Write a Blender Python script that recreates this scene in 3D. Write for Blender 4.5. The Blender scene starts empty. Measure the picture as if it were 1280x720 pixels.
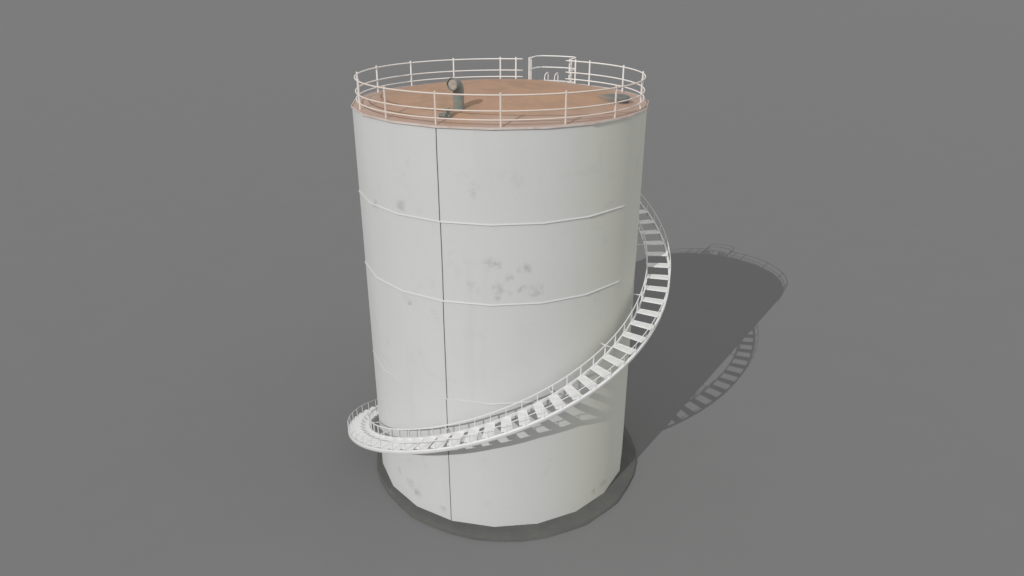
import bpy, bmesh, math, random
from math import sin, cos, pi, radians as R
from mathutils import Vector
random.seed(4)
K = 5.5                     # metres per tank radius; shapes below are in tank radii
H = 2.828                   # height of the wall
PH = -1.0076; NS = 20; DS = 2*pi/NS
GZ = -0.035                 # ground level, just below the foot of the wall

sc = bpy.context.scene
C = sc.collection

# ------------------------------------------------------------------ materials
def rgb(c): return (c[0], c[1], c[2], 1)

class NT:
    def __init__(s, name, rough=.6, metal=0.0, spec=.3):
        s.m = bpy.data.materials.new(name); s.m.use_nodes = True
        s.t = s.m.node_tree; s.b = s.t.nodes['Principled BSDF']
        s.b.inputs['Roughness'].default_value = rough
        s.b.inputs['Metallic'].default_value = metal
        s.b.inputs['Specular IOR Level'].default_value = spec
        s.co = s.n('ShaderNodeTexCoord').outputs['Object']
    def n(s, t): return s.t.nodes.new(t)
    def l(s, a, b): s.t.links.new(a, b)
    def noise(s, scale, detail=4, rough=.55, vec=None, stretch=None, dist=0.0):
        v = vec or s.co
        if stretch:
            mp = s.n('ShaderNodeMapping'); mp.inputs['Scale'].default_value = stretch
            s.l(v, mp.inputs['Vector']); v = mp.outputs[0]
        t = s.n('ShaderNodeTexNoise'); t.inputs['Scale'].default_value = scale
        t.inputs['Detail'].default_value = detail; t.inputs['Roughness'].default_value = rough
        t.inputs['Distortion'].default_value = dist
        s.l(v, t.inputs['Vector']); return t.outputs['Fac']
    def ramp(s, f, a, b, lo=0.0, hi=1.0):
        t = s.n('ShaderNodeMapRange'); t.interpolation_type = 'SMOOTHSTEP'
        t.inputs['From Min'].default_value = a; t.inputs['From Max'].default_value = b
        t.inputs['To Min'].default_value = lo; t.inputs['To Max'].default_value = hi
        s.l(f, t.inputs['Value']); return t.outputs[0]
    def math(s, op, a, b=None):
        t = s.n('ShaderNodeMath'); t.operation = op
        for i, v in enumerate((a, b)):
            if v is None: continue
            if isinstance(v, (int, float)): t.inputs[i].default_value = v
            else: s.l(v, t.inputs[i])
        return t.outputs[0]
    def mix(s, f, a, b):
        t = s.n('ShaderNodeMix'); t.data_type = 'RGBA'
        if isinstance(f, (int, float)): t.inputs[0].default_value = f
        else: s.l(f, t.inputs[0])
        for i, v in ((6, a), (7, b)):
            if isinstance(v, tuple): t.inputs[i].default_value = rgb(v)
            else: s.l(v, t.inputs[i])
        return t.outputs[2]
    def bump(s, f, strength=.2, dist=.01):
        t = s.n('ShaderNodeBump'); t.inputs['Strength'].default_value = strength
        t.inputs['Distance'].default_value = dist
        s.l(f, t.inputs['Height']); s.l(t.outputs[0], s.b.inputs['Normal'])
    def col(s, c):
        if isinstance(c, tuple): s.b.inputs['Base Color'].default_value = rgb(c)
        else: s.l(c, s.b.inputs['Base Color'])

def mat_ground():
    m = NT('ground_grey', .95, spec=.05)
    f = m.noise(.35, 5)
    m.col(m.mix(m.ramp(f, .3, .7), (.191, .191, .192), (.194, .194, .195)))
    return m.m

STAINS = [(-0.080,2.020,0.035),(-0.028,2.004,0.025),(-0.192,1.854,0.025),(-0.156,1.830,0.020),(-0.024,1.850,0.035),
 (0.044,1.919,0.025),(0.148,1.980,0.030),(0.124,1.842,0.025),(0.216,1.830,0.035),(0.048,1.818,0.020),(-0.036,1.782,0.020),
 (-0.664,2.319,0.035),(-0.168,2.468,0.030),(-0.952,2.254,0.025),(-0.636,1.677,0.014),(-0.760,0.174,0.035),(-0.684,0.125,0.030),
 (-0.452,0.077,0.025),(-0.900,0.198,0.025),(0.868,0.101,0.035),(0.760,0.085,0.020),(-0.664,0.533,0.030)]

def mat_wall():
    m = NT('pale_grey_tank_paint', .62, spec=.25)
    f = m.noise(.16, 4, .5)
    base = m.mix(m.ramp(f, .32, .68), (.588, .590, .590), (.570, .573, .568))
    f2 = m.noise(.45, 5, .6, stretch=(1, 1, .45))
    base = m.mix(m.ramp(f2, .45, .8, 0, .25), base, (.52, .53, .505))
    f3 = m.noise(9, 6, .7)
    base = m.mix(m.ramp(f3, .45, .75, 0, .10), base, (.44, .45, .44))
    # the paint has yellowed to olive grey round one side of the tank
    sx = m.n('ShaderNodeSeparateXYZ'); m.l(m.co, sx.inputs[0])
    w = m.math('ADD', sx.outputs[0], m.math('MULTIPLY', m.math('SUBTRACT', f, .5), 3.0))
    base = m.mix(m.ramp(w, .8, 4.2, 0, .9), base, (.575, .578, .515))
    # stains: blotches with a wobbly outline, dark grey-green grime
    wob = m.n('ShaderNodeTexNoise'); wob.inputs['Scale'].default_value = 3.2; wob.inputs['Detail'].default_value = 4
    m.l(m.co, wob.inputs['Vector'])
    sub = m.n('ShaderNodeVectorMath'); sub.operation = 'SUBTRACT'; sub.inputs[1].default_value = (.5, .5, .5)
    m.l(wob.outputs['Color'], sub.inputs[0])
    scl = m.n('ShaderNodeVectorMath'); scl.operation = 'SCALE'; scl.inputs['Scale'].default_value = .55
    m.l(sub.outputs[0], scl.inputs[0])
    add = m.n('ShaderNodeVectorMath'); add.operation = 'ADD'
    m.l(m.co, add.inputs[0]); m.l(scl.outputs[0], add.inputs[1])
    acc = None
    for th, z, r in STAINS:
        d = m.n('ShaderNodeVectorMath'); d.operation = 'DISTANCE'
        m.l(add.outputs[0], d.inputs[0]); d.inputs[1].default_value = (K*sin(th), -K*cos(th), K*z)
        v = m.ramp(d.outputs['Value'], r*K*.0, r*K*1.9, 1, 0)
        acc = v if acc is None else m.math('MAXIMUM', acc, v)
    g = m.ramp(m.noise(3.5, 4, .6), .32, .58)
    k = m.math('MULTIPLY', m.math('MULTIPLY', acc, g), .52)
    base = m.mix(k, base, (.30, .31, .275))
    # broad faint smudges and a little runoff under the joints
    f4 = m.noise(.8, 5, .65, dist=1.2)
    base = m.mix(m.ramp(f4, .56, .78, 0, .35), base, (.44, .445, .43))
    f5 = m.noise(1.0, 4, .6, stretch=(1.6, 1.6, .16))
    base = m.mix(m.ramp(f5, .55, .8, 0, .22), base, (.50, .495, .46))
    m.col(base)
    m.bump(m.noise(.7, 3, .5), .12, .03)
    return m.m

def mat_white(name, c=(.80, .80, .785), dirt=(.60, .585, .55), lo=.5, amt=.45, rough=.45, sc_=2.2):
    m = NT(name, rough, spec=.3)
    m.col(m.mix(m.ramp(m.noise(sc_, 5, .65), lo, .8, 0, amt), c, dirt))
    return m.m

def mat_rail():
    m = NT('white_railing_paint', .45, spec=.3)
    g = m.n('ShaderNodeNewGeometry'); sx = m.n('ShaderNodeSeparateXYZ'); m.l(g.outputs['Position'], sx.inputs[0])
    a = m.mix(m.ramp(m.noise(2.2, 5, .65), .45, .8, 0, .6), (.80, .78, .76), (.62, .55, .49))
    # pinkish beige tint on the front half of the railing
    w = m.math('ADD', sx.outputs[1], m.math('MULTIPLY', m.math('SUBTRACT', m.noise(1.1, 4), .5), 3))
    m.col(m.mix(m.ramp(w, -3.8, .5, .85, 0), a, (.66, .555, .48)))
    return m.m

def mat_roof():
    m = NT('rusted_roof_steel', .8, spec=.15)
    f = m.noise(.42, 6, .62, dist=.6)
    a = m.mix(m.ramp(f, .32, .62), (.43, .265, .17), (.40, .255, .185))
    f2 = m.noise(.75, 5, .6, dist=.4)
    a = m.mix(m.ramp(f2, .5, .72, 0, .8), a, (.44, .28, .17))
    f3 = m.noise(2.6, 6, .7)
    a = m.mix(m.ramp(f3, .5, .75, 0, .35), a, (.28, .17, .11))
    f6 = m.noise(.55, 5, .65, dist=1.5)
    a = m.mix(m.ramp(f6, .42, .66, 0, .9), a, (.33, .225, .155))
    # faded pinkish primer band round the edge
    sx = m.n('ShaderNodeSeparateXYZ'); m.l(m.co, sx.inputs[0])
    r = m.math('SQRT', m.math('ADD', m.math('POWER', sx.outputs[0], 2.0), m.math('POWER', sx.outputs[1], 2.0)))
    rr = m.math('ADD', r, m.math('MULTIPLY', m.math('SUBTRACT', f2, .5), 2.2))
    a = m.mix(m.ramp(rr, K*.72, K*1.02, 0, .9), a, (.45, .335, .285))
    # grey bloom drifting in from one quarter
    w = m.math('ADD', sx.outputs[1], m.math('MULTIPLY', sx.outputs[0], .5))
    w = m.math('ADD', w, m.math('MULTIPLY', m.math('SUBTRACT', f, .5), 4))
    a = m.mix(m.ramp(w, K*.15, K*1.0, 0, .75), a, (.45, .33, .27))
    m.col(a); m.bump(m.noise(1.2, 4), .2, .03)
    return m.m

def mat_vent():
    m = NT('weathered_grey_green_steel', .6, spec=.3)
    a = m.mix(m.ramp(m.noise(3, 5, .6), .4, .7), (.20, .22, .205), (.26, .265, .225))
    m.col(m.mix(m.ramp(m.noise(8, 5, .7), .58, .75, 0, .5), a, (.22, .13, .08)))
    return m.m

def mat_hatch():
    m = NT('dark_grey_green_hatch_paint', .6, spec=.3)
    a = m.mix(m.ramp(m.noise(2, 4), .35, .7), (.12, .14, .135), (.17, .18, .165))
    sx = m.n('ShaderNodeSeparateXYZ'); m.l(m.co, sx.inputs[0])
    w = m.math('ADD', sx.outputs[0], m.math('MULTIPLY', m.math('SUBTRACT', m.noise(2.5, 5), .5), .6))
    m.col(m.mix(m.ramp(w, 3.5, 4.1, .65, 0), a, (.38, .24, .17)))
    return m.m

def mat_pad():
    m = NT('dark_tarred_gravel', .95, spec=.05)
    a = m.mix(m.ramp(m.noise(.8, 6, .7), .35, .65), (.106, .106, .105), (.122, .122, .113))
    a = m.mix(m.ramp(m.noise(14, 5, .7), .45, .7, 0, .35), a, (.09, .09, .085))
    m.col(a); m.bump(m.noise(10, 5), .4, .03)
    return m.m

M = dict(ground=mat_ground(), wall=mat_wall(), white=mat_white('white_stair_paint', (.70, .70, .695), (.56, .555, .53)),
         tread=mat_white('white_tread_paint', (.77, .77, .765), (.58, .575, .53), .42, .8, sc_=1.5),
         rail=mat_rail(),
         weld=mat_white('painted_weld', (.57, .575, .57), (.5, .5, .48)),
         rim=mat_white('faded_primer_rim', (.62, .55, .51), (.45, .33, .27), .4, .8),
         roof=mat_roof(), vent=mat_vent(), hatch=mat_hatch(), pad=mat_pad(),
         seam=mat_white('dark_seam_gap', (.09, .09, .085), (.13, .12, .10)),
         black=mat_white('dark_pipe_inside', (.05, .05, .045), (.07, .06, .05)))

# ------------------------------------------------------------------ geometry helpers (input in tank radii)
def cyl(r, th, z): return Vector((K*r*sin(th), -K*r*cos(th), K*z))

def obj(name, bm, mat, parent=None, smooth=None):
    bmesh.ops.recalc_face_normals(bm, faces=bm.faces)
    me = bpy.data.meshes.new(name); bm.to_mesh(me); bm.free()
    me.materials.append(M[mat])
    if smooth is not None:
        for p in me.polygons: p.use_smooth = True
        if smooth < 3: me.set_sharp_from_angle(angle=smooth)
    o = bpy.data.objects.new(name, me); C.objects.link(o); o.parent = parent
    return o

def sweep(bm, pts, prof, closed=False, cap=True, up=None):
    """sweep a cross-section (list of (side, up) in metres) along pts"""
    n = len(pts); rings = []
    for i, p in enumerate(pts):
        a = pts[(i-1) % n] if (closed or i > 0) else p
        b = pts[(i+1) % n] if (closed or i < n-1) else p
        t = (b-a).normalized()
        u = up(i, p) if callable(up) else (up or Vector((0, 0, 1)))
        if abs(t.dot(u)) > .98: u = Vector((1, 0, 0)) if abs(t.x) < .9 else Vector((0, 1, 0))
        s = t.cross(u).normalized(); v = s.cross(t).normalized()
        rings.append([bm.verts.new(p + s*x + v*y) for x, y in prof])
    m = len(prof)
    for i in range(n if closed else n-1):
        A, B = rings[i], rings[(i+1) % n]
        for j in range(m): bm.faces.new((A[j], A[(j+1) % m], B[(j+1) % m], B[j]))
    if cap and not closed:
        bm.faces.new(rings[0][::-1]); bm.faces.new(rings[-1])

def circ(r, n=8): return [(r*cos(2*pi*k/n), r*sin(2*pi*k/n)) for k in range(n)]
def rect(w, h): return [(-w/2, -h/2), (w/2, -h/2), (w/2, h/2), (-w/2, h/2)]
def tube(bm, pts, r, closed=False, n=8): sweep(bm, pts, circ(r, n), closed)
def box(bm, c, sx, sy, sz):
    r = bmesh.ops.create_cube(bm, size=1)
    for v in r['verts']: v.co = Vector((v.co.x*sx, v.co.y*sy, v.co.z*sz)) + c
def lathe(bm, prof, ths, closed=True, centre=None):
    """prof: (r, z) in tank radii; ths: list of angles"""
    off = centre or Vector((0, 0, 0)); cols = []
    for th in ths: cols.append([bm.verts.new(cyl(r, th, z)+off) for r, z in prof])
    n = len(ths)
    for i in range(n if closed else n-1):
        A, B = cols[i], cols[(i+1) % n]
        for j in range(len(prof)-1): bm.faces.new((A[j], A[j+1], B[j+1], B[j]))
    return cols

POLY = [PH + DS*k for k in range(NS)]
FINE = [PH + 2*pi*k/80 for k in range(80)]

# ------------------------------------------------------------------ the setting
bm = bmesh.new()
g = 1500.0
bm.faces.new([bm.verts.new(Vector((x, y, GZ*K))) for x, y in ((-g, -g), (g, -g), (g, g), (-g, g))])
ground = obj('ground', bm, 'ground'); ground['kind'] = 'structure'

bm = bmesh.new()
prof = [(.97, -.001), (1.035, -.0015), (1.098, -.007), (1.112, -.014), (1.117, GZ-.004)]
ths = []
for k in range(NS): ths += [POLY[k], POLY[k]+DS/2]
cols = lathe(bm, prof, ths)
for i, c in enumerate(cols):
    for j, v in enumerate(c):
        if j >= 2:
            f = 1 + random.uniform(-.006, .006) - (.004 if i % 2 else 0)
            v.co.x *= f; v.co.y *= f
            if j >= 2: v.co.x = v.co.x*.966 + .034*K
pad = obj('foundation_pad', bm, 'pad', smooth=R(40))
pad['label'] = 'dark grey low apron of worn gravel around the foot of the tank'
pad['category'] = 'foundation'

# ------------------------------------------------------------------ the tank
tank = bpy.data.objects.new('storage_tank', None); C.objects.link(tank)
tank.empty_display_size = K
tank['label'] = 'tall pale grey cylindrical storage tank with rusty roof, white railing and spiral stairs'
tank['category'] = 'storage tank'

ZR = [0, 1.026, 1.7415, 2.262, H]           # heights of the wall's plate joints
bm = bmesh.new()
lathe(bm, [(1.0, z) for z in (-.004, .35, .7, 1.026, 1.4, 1.7415, 2.0, 2.262, 2.55, H)], POLY)
shell = obj('wall', bm, 'wall', tank, smooth=4)

def polypt(r, th, z):
    """a point at angle th on the 20-sided outline with corner radius r"""
    k = math.floor((th-PH)/DS); a = (th-PH)-k*DS-DS/2
    return cyl(r*cos(DS/2)/cos(a), th, z)
def arc_angles(a, b):
    out = [a, b] + [PH+DS*k for k in range(-12, 22) if a < PH+DS*k < b]
    return sorted(out)
def weld(z, a, b, w=.026, h=.050, out=.003):
    bm = bmesh.new()
    pts = [polypt(1.0+out*.3, t, z) for t in arc_angles(a, b)]
    n = len(pts)
    # tapered ends so that the bead dies into the wall
    rings = []
    for i, p in enumerate(pts):
        rad = Vector((p.x, p.y, 0)).normalized()
        k = 1.0
        pr = [(-.02, -.5), (w, -.48), (w*1.05, -.15), (w*.6, .3), (-.02, .55)]
        if i in (0, n-1): pr = [(-.02, -.2), (.002, -.1), (.004, 0), (.002, .1), (-.02, .2)]
        rings.append([bm.verts.new(p + rad*x + Vector((0, 0, y*h))) for x, y in pr])
    for i in range(n-1):
        for j in range(4): bm.faces.new((rings[i][j], rings[i][j+1], rings[i+1][j+1], rings[i+1][j]))
    bm.faces.new(rings[0]); bm.faces.new(rings[-1][::-1])
    return obj('weld_ring', bm, 'weld', shell, smooth=R(25))
A53 = R(54.5)
weld(2.262, -2.9, A53); weld(1.7415, -2.9, A53)
weld(1.026, -2.9, R(-46), w=.012, h=.03); weld(1.026, R(-21.4), R(58), w=.024, h=.045)

for i in range(4):
    th = PH + 2*DS + (.002, .006, .002, -.004)[3-i]*1.0
    bm = bmesh.new()
    z0, z1 = ZR[i]+(.0 if i == 0 else .006), ZR[i+1]-.006
    pts = [polypt(1.0005, th+random.uniform(-.0008, .0008), z0+(z1-z0)*k/6) for k in range(7)]
    sweep(bm, pts, rect(.024, .012), up=Vector((sin(th), -cos(th), 0)))
    obj('vertical_seam', bm, 'seam', shell)

# roof: shallow dome inside a flat edge band
bm = bmesh.new()
AP = .108
prof = [(1.001, H-.006), (1.002, H+.001), (.955, H+.003)]
for k in range(1, 14):
    r = .955*(1-k/14); prof.append((r, H+.003+AP*(1-(r/.955)**2)))
cols = lathe(bm, prof, FINE)
for th, c in zip(FINE, cols):
    for j in (0, 1): c[j].co = polypt(prof[j][0], th, prof[j][1])
top = bm.verts.new(Vector((0, 0, K*(H+.003+AP))))
for i in range(len(FINE)): bm.faces.new((cols[i][-1], top, cols[(i+1) % len(FINE)][-1]))
roof = obj('roof', bm, 'roof', tank, smooth=R(30))
def roofz(x, y):
    r = math.hypot(x, y); return H+.003+AP*(1-(r/.955)**2) if r < .955 else H+.003

bm = bmesh.new()
cols = lathe(bm, [(1.0, H-.007), (1.0085, H-.007), (1.0085, H+.005), (1.003, H+.005), (1.003, H-.003)], POLY)
obj('rim_angle', bm, 'rim', roof, smooth=R(30))

# gooseneck vent: the pipe rises, then bends over towards the front left
def vent():
    bx, by = -.250, -.66; bz = roofz(bx, by)-.012
    base = Vector((bx*K, by*K, bz*K)); r = .0325*K
    d = Vector((-.48, -.877, 0)).normalized()
    bm = bmesh.new()
    sweep(bm, [base, base+Vector((0, 0, .118*K))], circ(r, 20))
    p = obj('vent_pipe', bm, 'vent', roof, smooth=R(40))
    bm = bmesh.new()
    zt = base+Vector((0, 0, .114*K)); rb = .050*K
    pts = []
    for k in range(10):
        a = R(96)*k/9
        pts.append(zt + d*(rb*(1-cos(a))) + Vector((0, 0, rb*sin(a))))
    pts.append(pts[-1]+(pts[-1]-pts[-2]).normalized()*.012*K)
    sweep(bm, pts, circ(r*1.07, 20), cap=False, up=d.cross(Vector((0, 0, 1))))
    sweep(bm, pts[::-1], circ(r*.96, 20), cap=False, up=d.cross(Vector((0, 0, 1))))
    e = obj('vent_elbow', bm, 'vent', roof, smooth=R(50))
    bm = bmesh.new()
    ax = (pts[-1]-pts[-2]).normalized(); c0 = pts[-1]
    u = d.cross(Vector((0, 0, 1))).normalized(); v = u.cross(ax).normalized()
    ring = [c0 + (u*cos(a)+v*sin(a))*r*1.09 for a in [2*pi*k/24 for k in range(24)]]
    tube(bm, ring, .018, True, 8)
    obj('vent_lip', bm, 'vent', roof, smooth=4)
    bm = bmesh.new()
    q = [bm.verts.new(c0 - ax*.006*K + (u*cos(a)+v*sin(a))*r*.95) for a in [2*pi*k/24 for k in range(24)]]
    bm.faces.new(q)
    m = obj('vent_screen', bm, 'screen', roof)
    # flange at its foot
    bm = bmesh.new(); sweep(bm, [base, base+Vector((0, 0, .022*K))], circ(r*1.06, 20))
    obj('vent_flange', bm, 'vent', roof, smooth=R(40))
M['screen'] = mat_white('dusty_vent_screen', (.42, .37, .32), (.28, .23, .19), .4, .8, .8, 6)
vent()

# small gauge stub in front of the vent
bx, by = -.312, -.79; bz = roofz(bx, by)-.008
base = Vector((bx*K, by*K, bz*K))
bm = bmesh.new()
sweep(bm, [base, base+Vector((0, 0, .03*K))], circ(.028*K, 16))
sweep(bm, [base+Vector((0, 0, .03*K)), base+Vector((.002*K, 0, .052*K))], circ(.017*K, 14))
sweep(bm, [base+Vector((.0, 0, .052*K)), base+Vector((0, 0, .060*K))], circ(.022*K, 14))
box(bm, base+Vector((-.03*K, 0, .02*K)), .035*K, .022*K, .022*K)
obj('gauge_stub', bm, 'vent', roof, smooth=R(40))

# round hatch near the right edge
hx, hy = .742, -.22; hz = roofz(hx, hy)-.004
bm = bmesh.new()
c = Vector((hx*K, hy*K, 0))
sweep(bm, [c+Vector((0, 0, (hz-.03)*K)), c+Vector((0, 0, (hz+.020)*K))], circ(.098*K, 32))
hatch = obj('roof_hatch', bm, 'hatch', roof, smooth=R(40))
bm = bmesh.new()
lathe(bm, [(.0001, hz+.027), (.06, hz+.0268), (.100, hz+.0255), (.106, hz+.022), (.107, hz-.002), (.09, hz-.002)], [2*pi*k/32 for k in range(32)], centre=c)
obj('hatch_lid', bm, 'hatch', roof, smooth=R(35))

# ------------------------------------------------------------------ railing round the roof
RR = .968; GA, GB = R(148.0), R(169.3)     # rails end here, either side of the ladder gap
def railpts(r, a, b, z, n=90): return [cyl(r, a+(b-a)*k/n, z) for k in range(n+1)]
first = None
hs = (.177, .090, .040)
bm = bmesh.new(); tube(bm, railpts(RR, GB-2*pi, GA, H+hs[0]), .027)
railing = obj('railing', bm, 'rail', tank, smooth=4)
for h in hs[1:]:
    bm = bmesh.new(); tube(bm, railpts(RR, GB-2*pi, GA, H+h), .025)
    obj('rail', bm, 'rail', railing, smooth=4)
bm = bmesh.new()
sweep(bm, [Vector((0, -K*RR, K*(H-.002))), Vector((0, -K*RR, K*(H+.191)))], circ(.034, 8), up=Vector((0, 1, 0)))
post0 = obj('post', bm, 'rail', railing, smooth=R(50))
angs = [22.5*k for k in range(16) if k != 7] + [142.9, 172.6]
for i, a in enumerate(angs):
    o = post0 if i == 0 else post0.copy()
    if i: C.objects.link(o); o.parent = railing
    o.rotation_euler.z = R(a)

# ------------------------------------------------------------------ guard and platform at the head of the ladder
TC = R(156.8)                               # middle of the gap
er = Vector((sin(TC), -cos(TC), 0)); et = Vector((cos(TC), sin(TC), 0))   # outward, sideways
def loc(t, r, z): return er*(r*K) + et*(t*K) + Vector((0, 0, z*K))
HW, RO = .170, 1.20
def hoop(z, n=8):
    rc = .075; p = [loc(-HW, .985, z)]
    for k in range(n+1):
        a = pi/2*k/n; p.append(loc(-HW+rc*(1-cos(a)), RO-rc+rc*sin(a), z))
    for k in range(1, 6): p.append(loc(-HW+rc+(2*HW-2*rc)*k/6, RO+.012*sin(pi*k/6), z))
    for k in range(n+1):
        a = pi/2*(1-k/n); p.append(loc(HW-rc*(1-cos(a)), RO-rc+rc*sin(a), z))
    p.append(loc(HW, .985, z)); return p
bm = bmesh.new()
sweep(bm, hoop(H-.014), rect(.03, .05))
for s in (-1, 1): sweep(bm, [loc(s*HW*.98, .985, H-.014), loc(s*HW*.98, 1.02, H-.014)], rect(.03, .045))
platform = obj('platform_frame', bm, 'white', tank, smooth=R(40))
bm = bmesh.new()
for k in range(9):
    r = 1.02+.018*k
    for s in (-1, 1):
        bm2 = [loc(s*.062, r, H-.019), loc(s*(HW-.012 - max(0, r-1.14)*.7), r, H-.019)]
        sweep(bm, bm2, rect(.03, .03))
for s in (-1, 1): sweep(bm, [loc(s*.062, 1.0, H-.020), loc(s*.062, 1.2, H-.020)], rect(.03, .05))
obj('platform_grating', bm, 'white', platform)
for z in (H+.182, H+.093):
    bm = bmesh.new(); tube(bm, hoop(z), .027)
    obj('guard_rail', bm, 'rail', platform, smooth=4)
for s in (-1, 1):
    for r in (.985, 1.03):
        bm = bmesh.new()
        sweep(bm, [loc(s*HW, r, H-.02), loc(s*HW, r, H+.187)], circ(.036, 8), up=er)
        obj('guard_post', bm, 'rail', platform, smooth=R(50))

# ------------------------------------------------------------------ spiral staircase
SO, SI = 1.241, 1.074
def sz(th): return .949 + .469*th + .009*th*th
T0, T1 = -2.02, 2.62
def helix(r, a, b, dz, n): return [cyl(r, a+(b-a)*k/n, sz(a+(b-a)*k/n)+dz) for k in range(n+1)]
bm = bmesh.new()
sweep(bm, helix(SO-.004, T0, T1, -.001, 110), [(-.035, -.072), (.025, -.088), (.045, -.06), (.045, .035), (.02, .062), (-.035, .062)])
stair = obj('spiral_staircase', bm, 'white', tank, smooth=R(40))
bm = bmesh.new()
sweep(bm, helix(SI+.004, T0, T1, .012, 110), rect(.045, .105))
obj('inner_stringer', bm, 'white', stair, smooth=R(40))
HR = .076
for r, dz, pf in ((SO, HR, circ(.017, 6)), (SI, HR+.012, rect(.026, .042))):
    bm = bmesh.new(); sweep(bm, helix(r, T0+.02, T1, dz, 110), pf)
    obj('handrail', bm, 'white', stair, smooth=R(40))
# one tread: a flat plate with a down-turned nosing at both long edges
P = .0955
def tread_bm():
    bm = bmesh.new()
    w = .070; t = .006
    prof = [(-w/2, -.009), (-w/2+.005, -.009), (-w/2+.007, -t), (w/2-.007, -t+.004), (w/2-.005, -.010), (w/2, -.010),
            (w/2, .004), (w/2-.012, .0015), (0, .0005), (-w/2+.012, -.0005), (-w/2, -.001)]
    rings = []
    for r in (SI+.006, SO-.008):
        f = .88 + .22*(r-SI)/(SO-SI)
        rings.append([bm.verts.new(Vector((K*a*f, -K*r, K*(z-.07*a)))) for a, z in prof])
    n = len(prof)
    for j in range(n): bm.faces.new((rings[0][j], rings[0][(j+1) % n], rings[1][(j+1) % n], rings[1][j]))
    bm.faces.new(rings[0]); bm.faces.new(rings[1][::-1])
    return bm
tread0 = obj('tread', tread_bm(), 'tread', stair)
bm = bmesh.new(); sweep(bm, [Vector((0, -K*SO, 0)), Vector((0, -K*SO, K*HR))], circ(.0135, 6), up=Vector((0, 1, 0)))
ob = obj('baluster', bm, 'white', stair, smooth=R(60))
bm = bmesh.new(); sweep(bm, [Vector((0, -K*SI, K*.012)), Vector((0, -K*SI, K*(HR+.012)))], rect(.024, .045), up=Vector((0, 1, 0)))
ib = obj('baluster', bm, 'white', stair, smooth=R(60))
i = 0; th = .0215 - 21*P
while th < T1-.02:
    for src, a, dz in ((tread0, th, .012), (ob, th+.0, 0), (ib, th+.0, 0)):
        o = src if i == 0 else src.copy()
        if i: C.objects.link(o); o.parent = stair
        o.rotation_euler.z = a; o.location.z = K*(sz(a)+dz)
    i += 1; th += P
# brackets tying the inner stringer to the wall
b0 = None
for a in (1.624, 1.186, .75, .31, -.38, -1.0, -1.45):
    bm = bmesh.new()
    sweep(bm, [Vector((0, -K*.985, 0)), Vector((0, -K*SI, .01))], rect(.03, .03), up=Vector((0, 0, 1)))
    if b0 is None: b0 = o = obj('wall_bracket', bm, 'white', stair)
    else: bm.free(); o = b0.copy(); C.objects.link(o); o.parent = stair
    o.rotation_euler.z = a; o.location.z = K*(sz(a)+.018)
# small lower landing where the flight ends
bm = bmesh.new()
zl = sz(T1)+.004
pr = [T1+k*.03 for k in range(11)]
a_ = [[bm.verts.new(cyl(r, t, zl+dz)) for r, dz in ((SI-.04, 0), (SO, 0), (SO, -.02), (SI-.04, -.02))] for t in pr]
for k in range(10):
    for j in range(4): bm.faces.new((a_[k][j], a_[k][(j+1) % 4], a_[k+1][(j+1) % 4], a_[k+1][j]))
bm.faces.new(a_[0]); bm.faces.new(a_[-1][::-1])
landing = obj('stair_landing', bm, 'tread', tank)
bm = bmesh.new()
zr = zl+.085
tube(bm, [cyl(SO, t, zr) for t in pr]+[cyl(r, pr[-1], zr) for r in (1.2, 1.1, 1.04)], .018)
for t in (T1+.02, T1+.15, T1+.3): sweep(bm, [cyl(SO, t, zl), cyl(SO, t, zr)], circ(.018, 6), up=Vector((1, 0, 0)))
obj('landing_rail', bm, 'white', landing, smooth=R(60))

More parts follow.
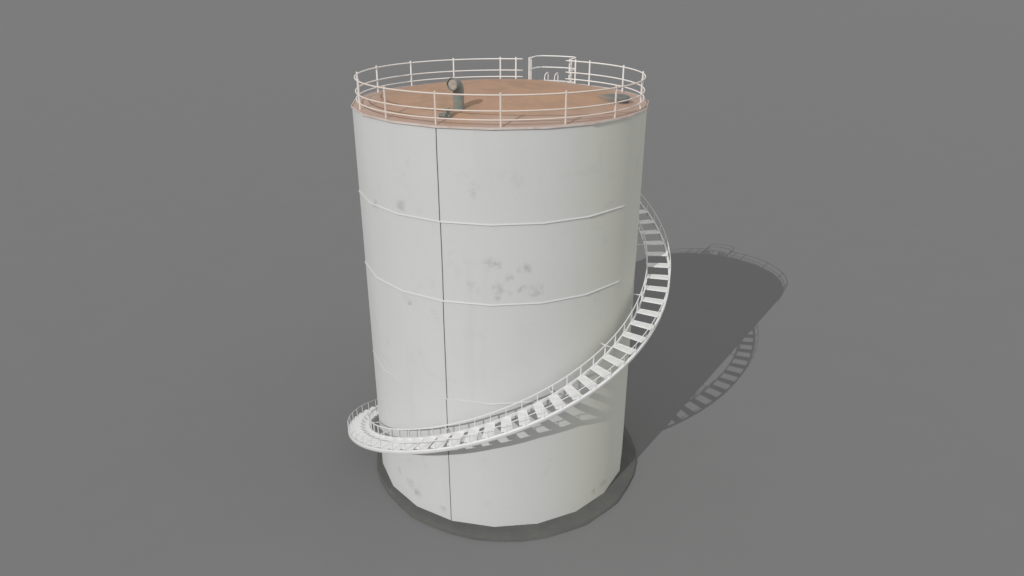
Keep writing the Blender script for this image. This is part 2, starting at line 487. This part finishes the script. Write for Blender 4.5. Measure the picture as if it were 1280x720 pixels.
# ladder from the lower landing to the roof, stiles hooped over at the top
bm = bmesh.new()
LW = .042
for s in (-1, 1):
    p = [loc(s*LW, 1.085, zl), loc(s*LW, 1.085, H+.052)]
    for k in range(1, 6):
        a = pi/2*k/5; p.append(loc(s*LW, 1.085-.018*(1-cos(a)), H+.052+.016*sin(a)))
    p += [loc(s*LW, 1.02, H+.060), loc(s*LW, 1.006, H+.050), loc(s*LW, 1.0, H+.034), loc(s*LW, 1.0, H)]
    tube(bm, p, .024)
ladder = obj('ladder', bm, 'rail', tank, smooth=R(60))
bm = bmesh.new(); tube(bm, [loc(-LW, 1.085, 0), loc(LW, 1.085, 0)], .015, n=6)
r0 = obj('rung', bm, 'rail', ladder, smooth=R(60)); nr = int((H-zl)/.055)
for k in range(nr):
    o = r0 if k == 0 else r0.copy()
    if k: C.objects.link(o); o.parent = ladder
    o.location.z = K*(zl+.055*(k+.9))

# ------------------------------------------------------------------ light, camera
world = bpy.data.worlds.new('World'); sc.world = world; world.use_nodes = True
bg = world.node_tree.nodes['Background']
bg.inputs['Color'].default_value = (1.0, 1.0, 1.0, 1); bg.inputs['Strength'].default_value = 1.0
# soft surround, with brightness added on the right to lift the wall there
wt = world.node_tree
tc = wt.nodes.new('ShaderNodeTexCoord'); dp = wt.nodes.new('ShaderNodeVectorMath'); dp.operation = 'DOT_PRODUCT'
dp.inputs[1].default_value = Vector((.95, -.30, .05)).normalized()
wt.links.new(tc.outputs['Generated'], dp.inputs[0])
mr = wt.nodes.new('ShaderNodeMapRange'); mr.interpolation_type = 'SMOOTHSTEP'
mr.inputs['From Min'].default_value = .1; mr.inputs['From Max'].default_value = 1
mr.inputs['To Min'].default_value = .525; mr.inputs['To Max'].default_value = 1.0
wt.links.new(dp.outputs['Value'], mr.inputs['Value']); wt.links.new(mr.outputs[0], bg.inputs['Color'])
sun = bpy.data.lights.new('sun', 'SUN'); sun.energy = 2.25; sun.angle = R(.15); sun.color = (1.0, .99, .975)
so = bpy.data.objects.new('sun', sun); C.objects.link(so)
so.rotation_euler = Vector((.919, 1.263, -1.0)).to_track_quat('-Z', 'Y').to_euler()
so.location = (-20, -26, 30)

cam = bpy.data.cameras.new('camera'); co = bpy.data.objects.new('camera', cam); C.objects.link(co)
D, ZC, PITCH, F, YAW = 5.055, 3.6057, .40709, 901.67, .0155
cam.sensor_width = 36; cam.lens = 36*F/1280; cam.clip_end = 5000; cam.clip_start = .1
co.location = (0, -D*K, ZC*K); co.rotation_euler = (pi/2-PITCH, 0, -YAW)
sc.camera = co
sc.view_settings.view_transform = 'Standard'; sc.view_settings.look = 'None'
sc.view_settings.exposure = 0; sc.view_settings.gamma = 1
